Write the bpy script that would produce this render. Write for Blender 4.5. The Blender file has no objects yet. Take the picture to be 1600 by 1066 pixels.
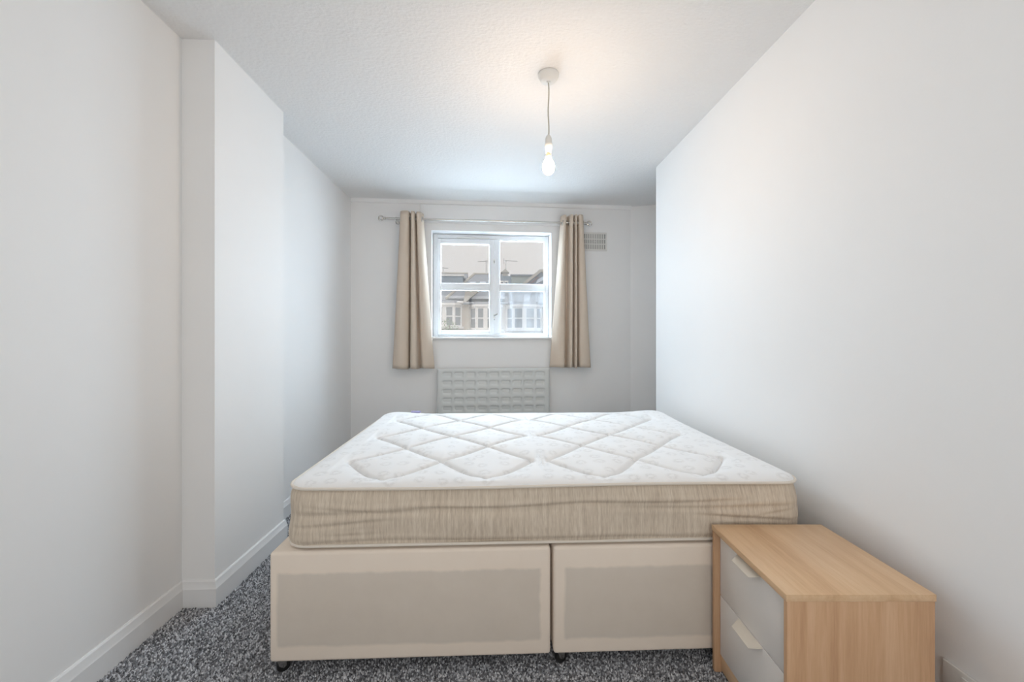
import bpy, bmesh, math, random
import numpy as np
from mathutils import Vector, Matrix
random.seed(7); np.random.seed(7)
PI = math.pi; R = math.radians
sc = bpy.context.scene
COL = sc.collection

# ------------------------------------------------------------------ camera
F_PX = 640.0                      # focal length in pixels of the 1600 px wide frame
YAW = math.atan(25 / F_PX)        # camera turned a little to the right of the room's axis
CAM_Z = 1.2
cam_d = bpy.data.cameras.new('camera'); cam = bpy.data.objects.new('camera', cam_d); COL.objects.link(cam)
cam_d.sensor_width = 36; cam_d.lens = 36 * F_PX / 1600; cam_d.shift_y = -8 / 1600
cam_d.clip_start = 0.02; cam_d.clip_end = 300
cam.location = (0, 0, CAM_Z); cam.rotation_euler = (R(90), 0, -YAW)
sc.camera = cam

# ------------------------------------------------------------------ world, lights, exposure
SKY_COL = (0.76, 0.715, 0.69); SKY_STRENGTH = 0.98
W1_POWER, W1_COL = 155.0, (0.69, 0.85, 1.0)       # daylight entering by the window in view
REAR_FILL_POWER, REAR_FILL_COL = 28.0, (1.0, 0.945, 0.905)      # fill light through an unseen window added behind the camera
BULB_STRENGTH = 185.0
world = bpy.data.worlds.new('overcast_sky'); sc.world = world; world.use_nodes = True
bgn = world.node_tree.nodes['Background']
bgn.inputs[0].default_value = SKY_COL + (1,); bgn.inputs[1].default_value = SKY_STRENGTH
sc.view_settings.view_transform = 'Standard'; sc.view_settings.look = 'None'
sc.view_settings.exposure = 0.05; sc.view_settings.gamma = 1.0
try: sc.view_settings.use_curve_mapping = False
except Exception: pass

# back wall frame: s runs along the wall, off is metres out into the room
BW_A = R(3.0); BW_P = Vector((-1.389, 3.985, 0))
BW_D = Vector((math.cos(BW_A), math.sin(BW_A), 0)); BW_N = Vector((math.sin(BW_A), -math.cos(BW_A), 0))
def BW(s, z, off=0.0): return BW_P + BW_D * s + BW_N * off + Vector((0, 0, z))
BW_M = Matrix.Translation(BW_P) @ Matrix(((BW_D.x, -BW_N.x, 0, 0), (BW_D.y, -BW_N.y, 0, 0), (0, 0, 1, 0), (0, 0, 0, 1)))
# local frame of BW_M: x = s, y = depth out of the room (off = -y), z = height

CEIL = 2.517; XL = -1.392; XB = -1.25; XR = 1.251; REAR = -1.7
WS0, WS1, WZ0, WZ1 = 0.762, 1.944, 1.178, 2.232      # window opening in s, z

def area_light(name, loc, rot, sx, sy, power, col):
    l = bpy.data.lights.new(name, 'AREA'); l.shape = 'RECTANGLE'; l.size = sx; l.size_y = sy; l.energy = power; l.color = col
    o = bpy.data.objects.new(name, l); COL.objects.link(o); o.location = loc; o.rotation_euler = rot
    return o
area_light('window_daylight', BW((WS0 + WS1) / 2, 2.02, -0.55), (R(-66), 0, BW_A), 1.5, 1.2, W1_POWER, W1_COL)
area_light('added_rear_fill', (0.0, REAR - 0.16, 1.45), (R(90), 0, 0), 1.9, 1.5, REAR_FILL_POWER, REAR_FILL_COL)  # added fill lamp, set just outside the invented rear opening
sun_d = bpy.data.lights.new('veiled_sun', 'SUN'); sun_d.energy = 0.9; sun_d.angle = R(50); sun_d.color = (1, 0.97, 0.93)
sun = bpy.data.objects.new('veiled_sun', sun_d); COL.objects.link(sun); sun.rotation_euler = (R(38), 0, R(-25)); sun.location = (0, -5, 12)

# ------------------------------------------------------------------ materials
def srgb(r, g, b):
    f = lambda c: ((c / 255 + 0.055) / 1.055) ** 2.4 if c > 10 else c / 255 / 12.92
    return (f(r), f(g), f(b), 1)
class NT:
    def __init__(s, name):
        s.m = bpy.data.materials.new(name); s.m.use_nodes = True; s.t = s.m.node_tree; s.n = s.t.nodes; s.l = s.t.links
        s.b = s.n['Principled BSDF']; s.out = s.n['Material Output']
    def add(s, typ, **kw):
        n = s.n.new(typ)
        for k, v in kw.items():
            if k.startswith('i_'):
                key = k[2:]; n.inputs[int(key) if key.isdigit() else key].default_value = v
            else: setattr(n, k, v)
        return n
    def link(s, a, b): s.l.new(a, b)
    def coord(s, scale=(1, 1, 1), which='Object'):
        tc = s.add('ShaderNodeTexCoord'); mp = s.add('ShaderNodeMapping'); mp.inputs['Scale'].default_value = scale
        s.link(tc.outputs[which], mp.inputs[0]); return mp.outputs[0]
    def noise(s, co, scale, detail=3, rough=0.5):
        n = s.add('ShaderNodeTexNoise'); n.inputs['Scale'].default_value = scale; n.inputs['Detail'].default_value = detail
        n.inputs['Roughness'].default_value = rough; s.link(co, n.inputs['Vector']); return n.outputs['Fac']
    def ramp(s, fac, *stops):
        n = s.add('ShaderNodeValToRGB'); cr = n.color_ramp
        while len(cr.elements) < len(stops): cr.elements.new(0.5)
        for e, (p, c) in zip(cr.elements, stops): e.position = p; e.color = c
        s.link(fac, n.inputs[0]); return n.outputs[0]
    def mix(s, fac, a, b, mode='MIX'):
        n = s.add('ShaderNodeMix', data_type='RGBA', blend_type=mode)
        for inp, v in ((n.inputs[0], fac), (n.inputs[6], a), (n.inputs[7], b)):
            if hasattr(v, 'is_linked') or hasattr(v, 'links'): s.link(v, inp)
            else: inp.default_value = v
        return n.outputs[2]
    def math(s, op, a, b=0.0, clamp=False):
        n = s.add('ShaderNodeMath', operation=op, use_clamp=clamp)
        for inp, v in ((n.inputs[0], a), (n.inputs[1], b)):
            if hasattr(v, 'links'): s.link(v, inp)
            else: inp.default_value = v
        return n.outputs[0]
    def bump(s, h, strength=0.2, dist=0.01):
        n = s.add('ShaderNodeBump'); n.inputs['Strength'].default_value = strength; n.inputs['Distance'].default_value = dist
        s.link(h, n.inputs['Height']); s.link(n.outputs[0], s.b.inputs['Normal'])
    def set(s, col=None, rough=0.6, metal=0.0, spec=0.4, sheen=0.0):
        if col is not None:
            if hasattr(col, 'links'): s.link(col, s.b.inputs['Base Color'])
            else: s.b.inputs['Base Color'].default_value = col
        s.b.inputs['Roughness'].default_value = rough; s.b.inputs['Metallic'].default_value = metal
        s.b.inputs['Specular IOR Level'].default_value = spec
        if sheen: s.b.inputs['Sheen Weight'].default_value = sheen
        return s.m
M = {}
def plain(key, col, rough=0.5, metal=0.0, spec=0.4, var=0.04, scale=18.0):
    t = NT(key); co = t.coord(); f = t.noise(co, scale, 4)
    dark = tuple(c * (1 - var) for c in col[:3]) + (1,)
    M[key] = t.set(t.mix(f, dark, col), rough, metal, spec); t.bump(f, 0.03, 0.004)

# painted plaster
t = NT('wall_paint'); co = t.coord(); n1 = t.noise(co, 2.2, 3); n2 = t.noise(co, 90, 4, 0.6)
M['wall'] = t.set(t.mix(n1, (0.875, 0.872, 0.866, 1), (0.905, 0.902, 0.896, 1)), 0.62, spec=0.25); t.bump(n2, 0.06, 0.003)
# ceiling: fine stippled texture
t = NT('ceiling_texture_paint'); co = t.coord((1, 1.4, 1)); a = t.noise(co, 42, 5, 0.65); b = t.noise(co, 5, 2)
v = t.add('ShaderNodeTexVoronoi'); v.inputs['Scale'].default_value = 55; t.link(co, v.inputs['Vector'])
h = t.math('ADD', t.math('MULTIPLY', a, t.math('ADD', b, 0.4)), t.math('MULTIPLY', v.outputs['Distance'], 0.25))
M['ceiling'] = t.set((0.875, 0.87, 0.862, 1), 0.8, spec=0.15); t.bump(h, 0.4, 0.013)
plain('gloss_white', (0.84, 0.84, 0.84, 1), 0.32, var=0.02)
plain('upvc', (0.86, 0.875, 0.89, 1), 0.28, var=0.02)
plain('white_plastic', (0.80, 0.79, 0.76, 1), 0.6, var=0.03)
plain('grey_plastic', (0.45, 0.45, 0.44, 1), 0.5)
plain('dark_gap', (0.05, 0.05, 0.05, 1), 0.9)
plain('radiator_enamel', (0.72, 0.735, 0.72, 1), 0.4, var=0.05, scale=5)
plain('vent_dark', (0.42, 0.42, 0.40, 1), 0.8)
plain('chrome', (0.62, 0.60, 0.57, 1), 0.25, 1.0)
plain('black_rubber', (0.015, 0.015, 0.015, 1), 0.5)
plain('cord_white', (0.55, 0.52, 0.45, 1), 0.5)
plain('brass_cap', (0.75, 0.60, 0.42, 1), 0.35, 0.6)
plain('handle_cream', (0.80, 0.76, 0.68, 1), 0.45, var=0.02)
plain('drawer_white', (0.88, 0.86, 0.84, 1), 0.35, var=0.02)
plain('piping_cream', (0.80, 0.74, 0.66, 1), 0.8)
plain('tag_purple', (0.36, 0.33, 0.56, 1), 0.7)
# bulb
t = NT('bulb_glow'); t.n.remove(t.b); e = t.add('ShaderNodeEmission'); e.inputs[0].default_value = (1.0, 0.745, 0.53, 1); e.inputs[1].default_value = BULB_STRENGTH
t.link(e.outputs[0], t.out.inputs[0]); M['bulb'] = t.m
# carpet
def carpet(key, attr):
    t = NT(key); co = t.coord(); big = t.noise(co, 3.0, 3)
    if attr:
        a = t.add('ShaderNodeAttribute', attribute_name='tuft'); f = a.outputs['Fac']
    else: f = t.ramp(t.noise(co, 170, 2, 0.6), (0.32, (0, 0, 0, 1)), (0.68, (1, 1, 1, 1)))
    c = t.ramp(f, (0.0, (0.03, 0.032, 0.037, 1)), (0.38, (0.235, 0.24, 0.26, 1)), (0.65, (0.59, 0.60, 0.635, 1)), (1.0, (0.90, 0.91, 0.94, 1)))
    c = t.mix(t.math('MULTIPLY', big, 0.25), c, (0.28, 0.28, 0.285, 1)); t.set(c, 1.0, spec=0.05, sheen=0.2)
    if not attr: t.bump(f, 1.0, 0.01)
    M[key] = t.m
carpet('carpet', False); carpet('carpet_tuft', True)
# curtain cloth
t = NT('curtain_cloth'); co = t.coord((420, 420, 420)); w = t.noise(co, 1.0, 2)
c = t.mix(w, srgb(222, 205, 187), srgb(235, 221, 205)); t.set(c, 0.85, spec=0.1, sheen=0.1); t.bump(w, 0.15, 0.001)
tr = t.add('ShaderNodeBsdfTranslucent'); t.link(c, tr.inputs[0]); ms = t.add('ShaderNodeMixShader'); ms.inputs[0].default_value = 0.12
t.link(t.b.outputs[0], ms.inputs[1]); t.link(tr.outputs[0], ms.inputs[2]); t.link(ms.outputs[0], t.out.inputs[0]); M['curtain'] = t.m
# mattress top: white damask with faint floral print
t = NT('mattress_top_fabric'); co = t.coord(); wob = t.noise(co, 9, 2)
sep = t.add('ShaderNodeVectorMath', operation='ADD'); t.link(co, sep.inputs[0])
cmb = t.add('ShaderNodeCombineXYZ'); t.link(t.math('MULTIPLY', wob, 0.05), cmb.inputs[0]); t.link(t.math('MULTIPLY', wob, 0.03), cmb.inputs[1]); t.link(cmb.outputs[0], sep.inputs[1])
v = t.add('ShaderNodeTexVoronoi', voronoi_dimensions='2D'); v.inputs['Scale'].default_value = 12.5; v.inputs['Randomness'].default_value = 0.5; t.link(sep.outputs[0], v.inputs['Vector'])
fine = t.noise(co, 75, 4, 0.7)
ring = t.ramp(t.math('ADD', v.outputs['Distance'], t.math('MULTIPLY', fine, 0.22)), (0.20, (0, 0, 0, 1)), (0.28, (1, 1, 1, 1)), (0.36, (0.8, 0.8, 0.8, 1)), (0.44, (0, 0, 0, 1)))
ring = t.math('MULTIPLY', ring, t.ramp(fine, (0.38, (0, 0, 0, 1)), (0.56, (1, 1, 1, 1))))
c = t.mix(t.math('MULTIPLY', ring, 0.42), (0.90, 0.90, 0.90, 1), (0.62, 0.61, 0.60, 1)); t.set(c, 0.75, spec=0.2, sheen=0.1); t.bump(t.noise(co, 500, 2), 0.08, 0.001); M['mtop'] = t.m
# mattress border: slubby beige, vertical threads
t = NT('mattress_border_fabric'); ru = t.add('ShaderNodeAttribute', attribute_name='run'); tc = t.add('ShaderNodeTexCoord'); sp = t.add('ShaderNodeSeparateXYZ'); t.link(tc.outputs['Object'], sp.inputs[0])
def threads(zs):
    c = t.add('ShaderNodeCombineXYZ'); t.link(ru.outputs['Fac'], c.inputs[0]); t.link(t.math('MULTIPLY', sp.outputs[2], zs), c.inputs[1]); return c.outputs[0]
a = t.noise(threads(0.05), 95, 3, 0.75); b = t.noise(threads(0.09), 330, 2, 0.6); d = t.noise(t.coord(), 4, 2)
f = t.math('ADD', t.math('MULTIPLY', a, 0.6), t.math('MULTIPLY', b, 0.4))
c = t.ramp(f, (0.30, srgb(176, 160, 142)), (0.5, srgb(212, 198, 180)), (0.70, srgb(236, 226, 210))); c = t.mix(t.math('MULTIPLY', d, 0.3), c, srgb(208, 195, 178))
t.set(c, 0.8, spec=0.15, sheen=0.1); t.bump(f, 0.2, 0.002); M['mside'] = t.m
# divan cloth: cream over the timber frame, thin and greyer over the hollow panel
def divan_mat(key, x0, x1, z0, z1):
    t = NT(key); tc = t.add('ShaderNodeTexCoord'); sp = t.add('ShaderNodeSeparateXYZ'); t.link(tc.outputs['Object'], sp.inputs[0])
    nz = t.math('MULTIPLY', t.math('SUBTRACT', t.noise(t.coord(), 14, 3), 0.5), 0.02)
    def inside(vv, lo, hi):
        a = t.math('MULTIPLY', t.math('SUBTRACT', t.math('ADD', vv, nz), lo), 95, True); b = t.math('MULTIPLY', t.math('SUBTRACT', hi, t.math('ADD', vv, nz)), 95, True)
        return t.math('MULTIPLY', a, b)
    m = t.math('MULTIPLY', inside(sp.outputs[0], x0, x1), inside(sp.outputs[2], z0, z1))
    st = t.noise(t.coord(), 7, 5, 0.65); gr = t.noise(t.coord(), 240, 3)
    cream = t.mix(st, srgb(236, 222, 207), srgb(243, 231, 217)); grey = t.mix(st, srgb(204, 194, 182), srgb(218, 209, 197))
    t.set(t.mix(t.math('MULTIPLY', m, 0.78), cream, grey), 0.85, spec=0.12, sheen=0.1); t.bump(gr, 0.12, 0.001); M[key] = t.m
divan_mat('divan_cloth_a', 0.022, 0.955, 0.105, 0.372); divan_mat('divan_cloth_b', 0.035, 0.955, 0.105, 0.372)
# oak effect
def oak(key, scale, c0, c1, c2):
    t = NT(key); co = t.coord(scale); big = t.noise(co, 1.0, 3, 0.55); fib = t.noise(t.coord(tuple(s * 7 for s in scale)), 1.0, 3, 0.7)
    f = t.math('ADD', t.math('MULTIPLY', big, 0.65), t.math('MULTIPLY', fib, 0.35))
    t.set(t.ramp(f, (0.28, c0), (0.5, c1), (0.72, c2)), 0.42, spec=0.3); t.bump(fib, 0.06, 0.001); M[key] = t.m
OC = (srgb(200, 160, 122), srgb(221, 186, 148), srgb(233, 203, 169))
oak('oak_y', (16, 1.1, 16), *OC); oak('oak_z', (26, 26, 1.3), srgb(188, 146, 112), srgb(208, 168, 132), srgb(224, 188, 154))
# glass with a slight pale diffuse veil, optionally streaked
def glass(key, veil, streak):
    t = NT(key); t.n.remove(t.b)
    tp = t.add('ShaderNodeBsdfTransparent'); tp.inputs[0].default_value = (0.97, 0.98, 0.98, 1)
    gl = t.add('ShaderNodeBsdfGlossy'); gl.inputs['Roughness'].default_value = 0.02
    tl = t.add('ShaderNodeBsdfDiffuse'); tl.inputs[0].default_value = (0.9, 0.92, 0.95, 1)
    a = t.add('ShaderNodeMixShader'); a.inputs[0].default_value = 0.04; t.link(tp.outputs[0], a.inputs[1]); t.link(gl.outputs[0], a.inputs[2])
    b = t.add('ShaderNodeMixShader'); t.link(a.outputs[0], b.inputs[1]); t.link(tl.outputs[0], b.inputs[2])
    if streak:
        n = t.noise(t.coord((14, 14, 1.6)), 1.0, 2); t.link(t.ramp(n, (0.3, (veil * 0.5,) * 3 + (1,)), (0.7, (veil * 1.5,) * 3 + (1,))), b.inputs[0])
    else: b.inputs[0].default_value = veil
    t.link(b.outputs[0], t.out.inputs[0]); M[key] = t.m
glass('glass_clear', 0.03, False); glass('glass_misty', 0.17, True)
# outside
def noisy(key, c0, c1, scale, rough=0.9, sc3=(1, 1, 1)):
    t = NT(key); f = t.noise(t.coord(sc3), scale, 4, 0.6); M[key] = t.set(t.mix(f, c0, c1), rough, spec=0.1)
noisy('slate', (0.30, 0.32, 0.36, 1), (0.44, 0.46, 0.50, 1), 3.5, sc3=(1, 1, 4)); noisy('slate_blue', (0.28, 0.33, 0.38, 1), (0.40, 0.45, 0.50, 1), 3)
noisy('stock_brick', (0.52, 0.46, 0.39, 1), (0.64, 0.58, 0.50, 1), 6, sc3=(1, 1, 4)); noisy('coping', (0.48, 0.45, 0.40, 1), (0.60, 0.57, 0.52, 1), 4)
noisy('lead_green', (0.40, 0.44, 0.42, 1), (0.48, 0.52, 0.50, 1), 2); noisy('ext_white', (0.82, 0.80, 0.78, 1), (0.9, 0.88, 0.86, 1), 4)
noisy('ext_glass', (0.24, 0.26, 0.28, 1), (0.36, 0.38, 0.40, 1), 1.5, 0.15); noisy('asphalt', (0.16, 0.16, 0.16, 1), (0.24, 0.24, 0.24, 1), 2)
noisy('aerial_metal', (0.45, 0.44, 0.44, 1), (0.55, 0.54, 0.54, 1), 5, 0.4); noisy('leaf', (0.16, 0.24, 0.12, 1), (0.34, 0.42, 0.24, 1), 6)
noisy('bark', (0.14, 0.11, 0.08, 1), (0.22, 0.18, 0.13, 1), 8); noisy('timber_red', (0.36, 0.22, 0.17, 1), (0.5, 0.34, 0.27, 1), 5); noisy('skylight_glass', (0.66, 0.72, 0.8, 1), (0.74, 0.8, 0.88, 1), 2, 0.2)

# ------------------------------------------------------------------ mesh helpers
def tag(o, label=None, cat=None, group=None, kind=None):
    if label: o['label'] = label
    if cat: o['category'] = cat
    if group: o['group'] = group
    if kind: o['kind'] = kind
    return o
def smooth(me, ang=40):
    for p in me.polygons: p.use_smooth = True
    me.set_sharp_from_angle(angle=R(ang))
def link(name, me, mat, parent=None, matrix=None):
    if mat is not None: me.materials.append(M[mat] if isinstance(mat, str) else mat)
    o = bpy.data.objects.new(name, me); COL.objects.link(o)
    if matrix is not None: o.matrix_world = matrix
    if parent is not None: o.parent = parent
    return o
def empty(name, loc=(0, 0, 0), rz=0.0):
    o = bpy.data.objects.new(name, None); COL.objects.link(o); o.location = loc; o.rotation_euler = (0, 0, rz); o.empty_display_size = 0.1
    return o
class MB:
    """collects pieces in one bmesh"""
    def __init__(s): s.bm = bmesh.new()
    def box(s, x0, x1, y0, y1, z0, z1, bev=0.0, seg=2):
        vs = [s.bm.verts.new(p) for p in ((x0, y0, z0), (x1, y0, z0), (x1, y1, z0), (x0, y1, z0), (x0, y0, z1), (x1, y0, z1), (x1, y1, z1), (x0, y1, z1))]
        fs = [s.bm.faces.new([vs[i] for i in q]) for q in ((3, 2, 1, 0), (4, 5, 6, 7), (0, 1, 5, 4), (1, 2, 6, 5), (2, 3, 7, 6), (3, 0, 4, 7))]
        if bev:
            es = list({e for f in fs for e in f.edges})
            bmesh.ops.bevel(s.bm, geom=es, offset=bev, segments=seg, affect='EDGES', profile=0.5)
        return s
    def prism(s, pts, lo, hi, axis='z', bev=0.0):
        f = {'z': lambda p, h: (p[0], p[1], h), 'y': lambda p, h: (p[0], h, p[1]), 'x': lambda p, h: (h, p[0], p[1])}[axis]
        a = [s.bm.verts.new(f(p, lo)) for p in pts]; b = [s.bm.verts.new(f(p, hi)) for p in pts]; n = len(pts); fs = []
        fs.append(s.bm.faces.new(a[::-1])); fs.append(s.bm.faces.new(b))
        for i in range(n): fs.append(s.bm.faces.new((a[i], a[(i + 1) % n], b[(i + 1) % n], b[i])))
        bmesh.ops.recalc_face_normals(s.bm, faces=fs)
        if bev:
            es = list({e for q in fs for e in q.edges}); bmesh.ops.bevel(s.bm, geom=es, offset=bev, segments=2, affect='EDGES', profile=0.5)
        return s
    def lathe(s, prof, c=(0, 0, 0), n=24, axis='z'):
        rings = []
        for r, h in prof:
            ring = []
            for k in range(n):
                a = 2 * PI * k / n; p = (r * math.cos(a), r * math.sin(a), h)
                if axis == 'x': p = (p[2], p[0], p[1])
                if axis == 'y': p = (p[0], p[2], p[1])
                ring.append(s.bm.verts.new((c[0] + p[0], c[1] + p[1], c[2] + p[2])))
            rings.append(ring)
        fs = []
        for a, b in zip(rings, rings[1:]):
            for k in range(n): fs.append(s.bm.faces.new((a[k], a[(k + 1) % n], b[(k + 1) % n], b[k])))
        fs.append(s.bm.faces.new(rings[0][::-1])); fs.append(s.bm.faces.new(rings[-1]))
        bmesh.ops.recalc_face_normals(s.bm, faces=fs)
        return s
    def tube(s, pts, r, n=10, closed=False):
        pts = [Vector(p) for p in pts]; rings = []; N = len(pts)
        for i, p in enumerate(pts):
            a = pts[(i - 1) % N] if (closed or i > 0) else p; b = pts[(i + 1) % N] if (closed or i < N - 1) else p
            d = (b - a).normalized(); up = Vector((0, 0, 1)) if abs(d.z) < 0.95 else Vector((0, 1, 0))
            e1 = d.cross(up).normalized(); e2 = d.cross(e1)
            rr = r[i] if isinstance(r, (list, tuple)) else r
            rings.append([s.bm.verts.new(p + e1 * (rr * math.cos(2 * PI * k / n)) + e2 * (rr * math.sin(2 * PI * k / n))) for k in range(n)])
        fs = []
        for i in range(N if closed else N - 1):
            a, b = rings[i], rings[(i + 1) % N]
            for k in range(n): fs.append(s.bm.faces.new((a[k], a[(k + 1) % n], b[(k + 1) % n], b[k])))
        if not closed: fs.append(s.bm.faces.new(rings[0][::-1])); fs.append(s.bm.faces.new(rings[-1]))
        bmesh.ops.recalc_face_normals(s.bm, faces=fs)
        return s
    def poly(s, pts): s.bm.faces.new([s.bm.verts.new(p) for p in pts]); return s
    def build(s, name, mat, parent=None, matrix=None, sm=True, ang=40):
        me = bpy.data.meshes.new(name); s.bm.to_mesh(me); s.bm.free()
        if sm: smooth(me, ang)
        return link(name, me, mat, parent, matrix)
def struct(o): o['kind'] = 'structure'; return o
def copy_tree(o, parent=None):
    c = o.copy(); COL.objects.link(c)
    if parent is not None: c.parent = parent
    for ch in list(o.children): copy_tree(ch, c)
    return c

# ------------------------------------------------------------------ room shell
struct(MB().box(-2.0, 2.4, REAR - 0.3, 4.45, -0.12, 0.0).build('floor', 'carpet', sm=False))
struct(MB().box(-2.0, 2.4, REAR - 0.3, 4.6, CEIL, CEIL + 0.15).build('ceiling', 'ceiling', sm=False))
# left wall: alcove, chimney breast, far alcove (one wall, one plan outline)
struct(MB().prism([(-1.75, REAR), (XL, REAR), (XL, 1.872), (XB, 1.872), (XB, 2.462), (XL, 2.462), (XL, 4.10), (-1.75, 4.10)], 0, CEIL).build('wall_left', 'wall', sm=False))
# right wall: long wall ending in a corner, then a shallow niche beyond it
struct(MB().prism([(XR, REAR), (1.9, REAR), (1.9, 4.4), (1.78, 4.4), (1.78, 3.157), (XR, 3.157)], 0, CEIL).build('wall_right', 'wall', sm=False))
# slanted boxing beside the window wall
c0 = BW(2.765, 0); struct(MB().prism([(c0.x, c0.y), (1.79, c0.y - 0.145), (1.79, c0.y + 0.25), (c0.x, c0.y + 0.25)], 0, CEIL).build('wall_niche', 'wall', sm=False))
# back wall with the window opening (in its own frame)
b = MB()
xs = (-0.12, WS0, WS1, 3.05); zs = (0, WZ0, WZ1, CEIL); T = 0.28
for i in range(3):
    for k in range(3):
        if (i, k) == (1, 1): continue
        b.box(xs[i], xs[i + 1], 0, T, zs[k], zs[k + 1])
bmesh.ops.remove_doubles(b.bm, verts=b.bm.verts[:], dist=1e-5)
struct(b.build('wall_back', 'wall', matrix=BW_M, sm=False))
# rear wall behind the camera, with an unseen window added for fill light
b = MB(); xs = (-1.75, -1.0, 1.0, 1.9); zs = (0, 0.65, 2.25, CEIL)
for i in range(3):
    for k in range(3):
        if (i, k) == (1, 1): continue
        b.box(xs[i], xs[i + 1], REAR - 0.25, REAR, zs[k], zs[k + 1])
struct(b.build('wall_rear', 'wall', sm=False))
w2 = struct(empty('added_rear_window', (0, REAR - 0.1, 0.65)))
for nm, q in (('jamb', (-1.0, -0.94, 0, 1.6)), ('jamb', (0.94, 1.0, 0, 1.6)), ('rail', (-0.94, 0.94, 0, 0.06)), ('rail', (-0.94, 0.94, 1.54, 1.6)), ('mullion', (-0.03, 0.03, 0.06, 1.54))):
    MB().box(q[0], q[1], -0.03, 0.03, q[2], q[3], 0.006).build(nm, 'upvc', w2)
for x in (-0.94, 0.03): MB().box(x, x + 0.91, -0.004, 0.004, 0.06, 1.54).build('pane', 'glass_clear', w2, sm=False)

# skirting boards: plain board with a chamfered top, mitred along each wall run
PROF = [(0.0, 0.0), (0.016, 0.0), (0.016, 0.082), (0.013, 0.088), (0.0085, 0.112), (0.004, 0.118), (0.0, 0.118)]
def skirting(name, path, side):
    """path: plan points; side=+1: board lies to the right-hand side of the run"""
    P = [Vector((p[0], p[1])) for p in path]; n = len(P); bm = bmesh.new(); rings = []
    for i, p in enumerate(P):
        d0 = (P[i] - P[i - 1]).normalized() if i else None; d1 = (P[i + 1] - P[i]).normalized() if i < n - 1 else None
        nr = lambda d: Vector((d.y, -d.x)) * side
        if d0 is None: m = nr(d1)
        elif d1 is None: m = nr(d0)
        else:
            m = nr(d0) + nr(d1); m = m / m.dot(nr(d0))
        rings.append([bm.verts.new((p.x + m.x * o, p.y + m.y * o, z)) for o, z in PROF])
    for a, c in zip(rings, rings[1:]):
        for k in range(len(PROF)): kk = (k + 1) % len(PROF); bm.faces.new((a[k], a[kk], c[kk], c[k]))
    bm.faces.new(rings[0]); bm.faces.new(rings[-1][::-1]); bmesh.ops.recalc_face_normals(bm, faces=bm.faces[:])
    me = bpy.data.meshes.new(name); bm.to_mesh(me); bm.free(); smooth(me, 25)
    return struct(link(name, me, 'gloss_white'))
cl = BW(0.0, 0)
skirting('baseboard_left', [(XL, REAR), (XL, 1.872), (XB, 1.872), (XB, 2.462), (XL, 2.462), (XL, 3.984)], 1)
e1 = BW(2.765, 0)
skirting('baseboard_back', [(XL + 0.016, cl.y), (e1.x, e1.y), (1.78, e1.y - 0.142)], 1)
skirting('baseboard_right', [(1.779, 3.96), (1.779, 3.157), (XR, 3.157), (XR, REAR)], -1) if False else skirting('baseboard_right', [(XR, 3.157), (XR, REAR)], 1)
# bead along the top of the window wall and the board behind the curtain pole
b = MB(); b.prism([(0.0, CEIL), (0.0, CEIL - 0.034), (-0.008, CEIL - 0.034), (-0.016, CEIL - 0.026), (-0.02, CEIL - 0.012), (-0.03, CEIL)], 0.0, 2.765, 'x'); struct(b.build('trim_1', 'wall', matrix=BW_M, ang=60))
struct(MB().box(0.655, 2.07, -0.016, 0.0, 2.30, CEIL - 0.036, 0.004).build('trim_2', 'wall', matrix=BW_M))

# ------------------------------------------------------------------ window in view
w1 = struct(empty('window_1')); w1.matrix_world = BW_M @ Matrix.Translation((0, 0, 0))
def wbox(name, x0, x1, z0, z1, y0, y1, bev=0.005, mat='upvc', parent=None): return MB().box(x0, x1, y0, y1, z0, z1, bev).build(name, mat, parent or w1)
FX0, FX1, FZ0, FZ1 = WS0 + 0.002, WS1 - 0.002, WZ0 + 0.012, WZ1 - 0.004      # outer frame
MX0, MX1 = 1.362, 1.428                                                       # mullion
fy0, fy1 = 0.13, 0.20
wbox('frame_jamb', FX0, FX0 + 0.045, FZ0, FZ1, fy0, fy1); wbox('frame_jamb', FX1 - 0.036, FX1, FZ0, FZ1, fy0, fy1)
wbox('frame_head', FX0 + 0.045, FX1 - 0.036, FZ1 - 0.042, FZ1, fy0, fy1); wbox('frame_sill_rail', FX0 + 0.045, FX1 - 0.036, FZ0, FZ0 + 0.03, fy0, fy1)
wbox('mullion', MX0, MX1, FZ0 + 0.03, FZ1 - 0.042, fy0, fy1)
# opening casement on the left
SX0, SX1, SZ0, SZ1 = FX0 + 0.040, MX0 + 0.012, FZ0 + 0.022, FZ1 - 0.048
sash = MB(); sw = 0.04
sash.box(SX0, SX0 + 0.038, fy0 - 0.018, fy1 - 0.02, SZ0, SZ1, 0.006); sash.box(SX1 - 0.045, SX1, fy0 - 0.018, fy1 - 0.02, SZ0, SZ1, 0.006)
sash.box(SX0 + 0.036, SX1 - 0.043, fy0 - 0.018, fy1 - 0.02, SZ0, SZ0 + 0.042, 0.006); sash.box(SX0 + 0.036, SX1 - 0.043, fy0 - 0.018, fy1 - 0.02, SZ1 - 0.048, SZ1, 0.006)
so = sash.build('casement', 'upvc', w1)
GX0, GX1, GZ0, GZ1 = SX0 + 0.036, SX1 - 0.043, SZ0 + 0.04, SZ1 - 0.046
wbox('glazing_bar', GX0, GX1, 1.662, 1.733, fy0 - 0.014, fy0 + 0.04)
wbox('pane', GX0, GX1, GZ0, 1.664, 0.128, 0.132, 0, 'glass_clear'); wbox('pane', GX0, GX1, 1.731, GZ1, 0.128, 0.132, 0, 'glass_clear')
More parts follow.
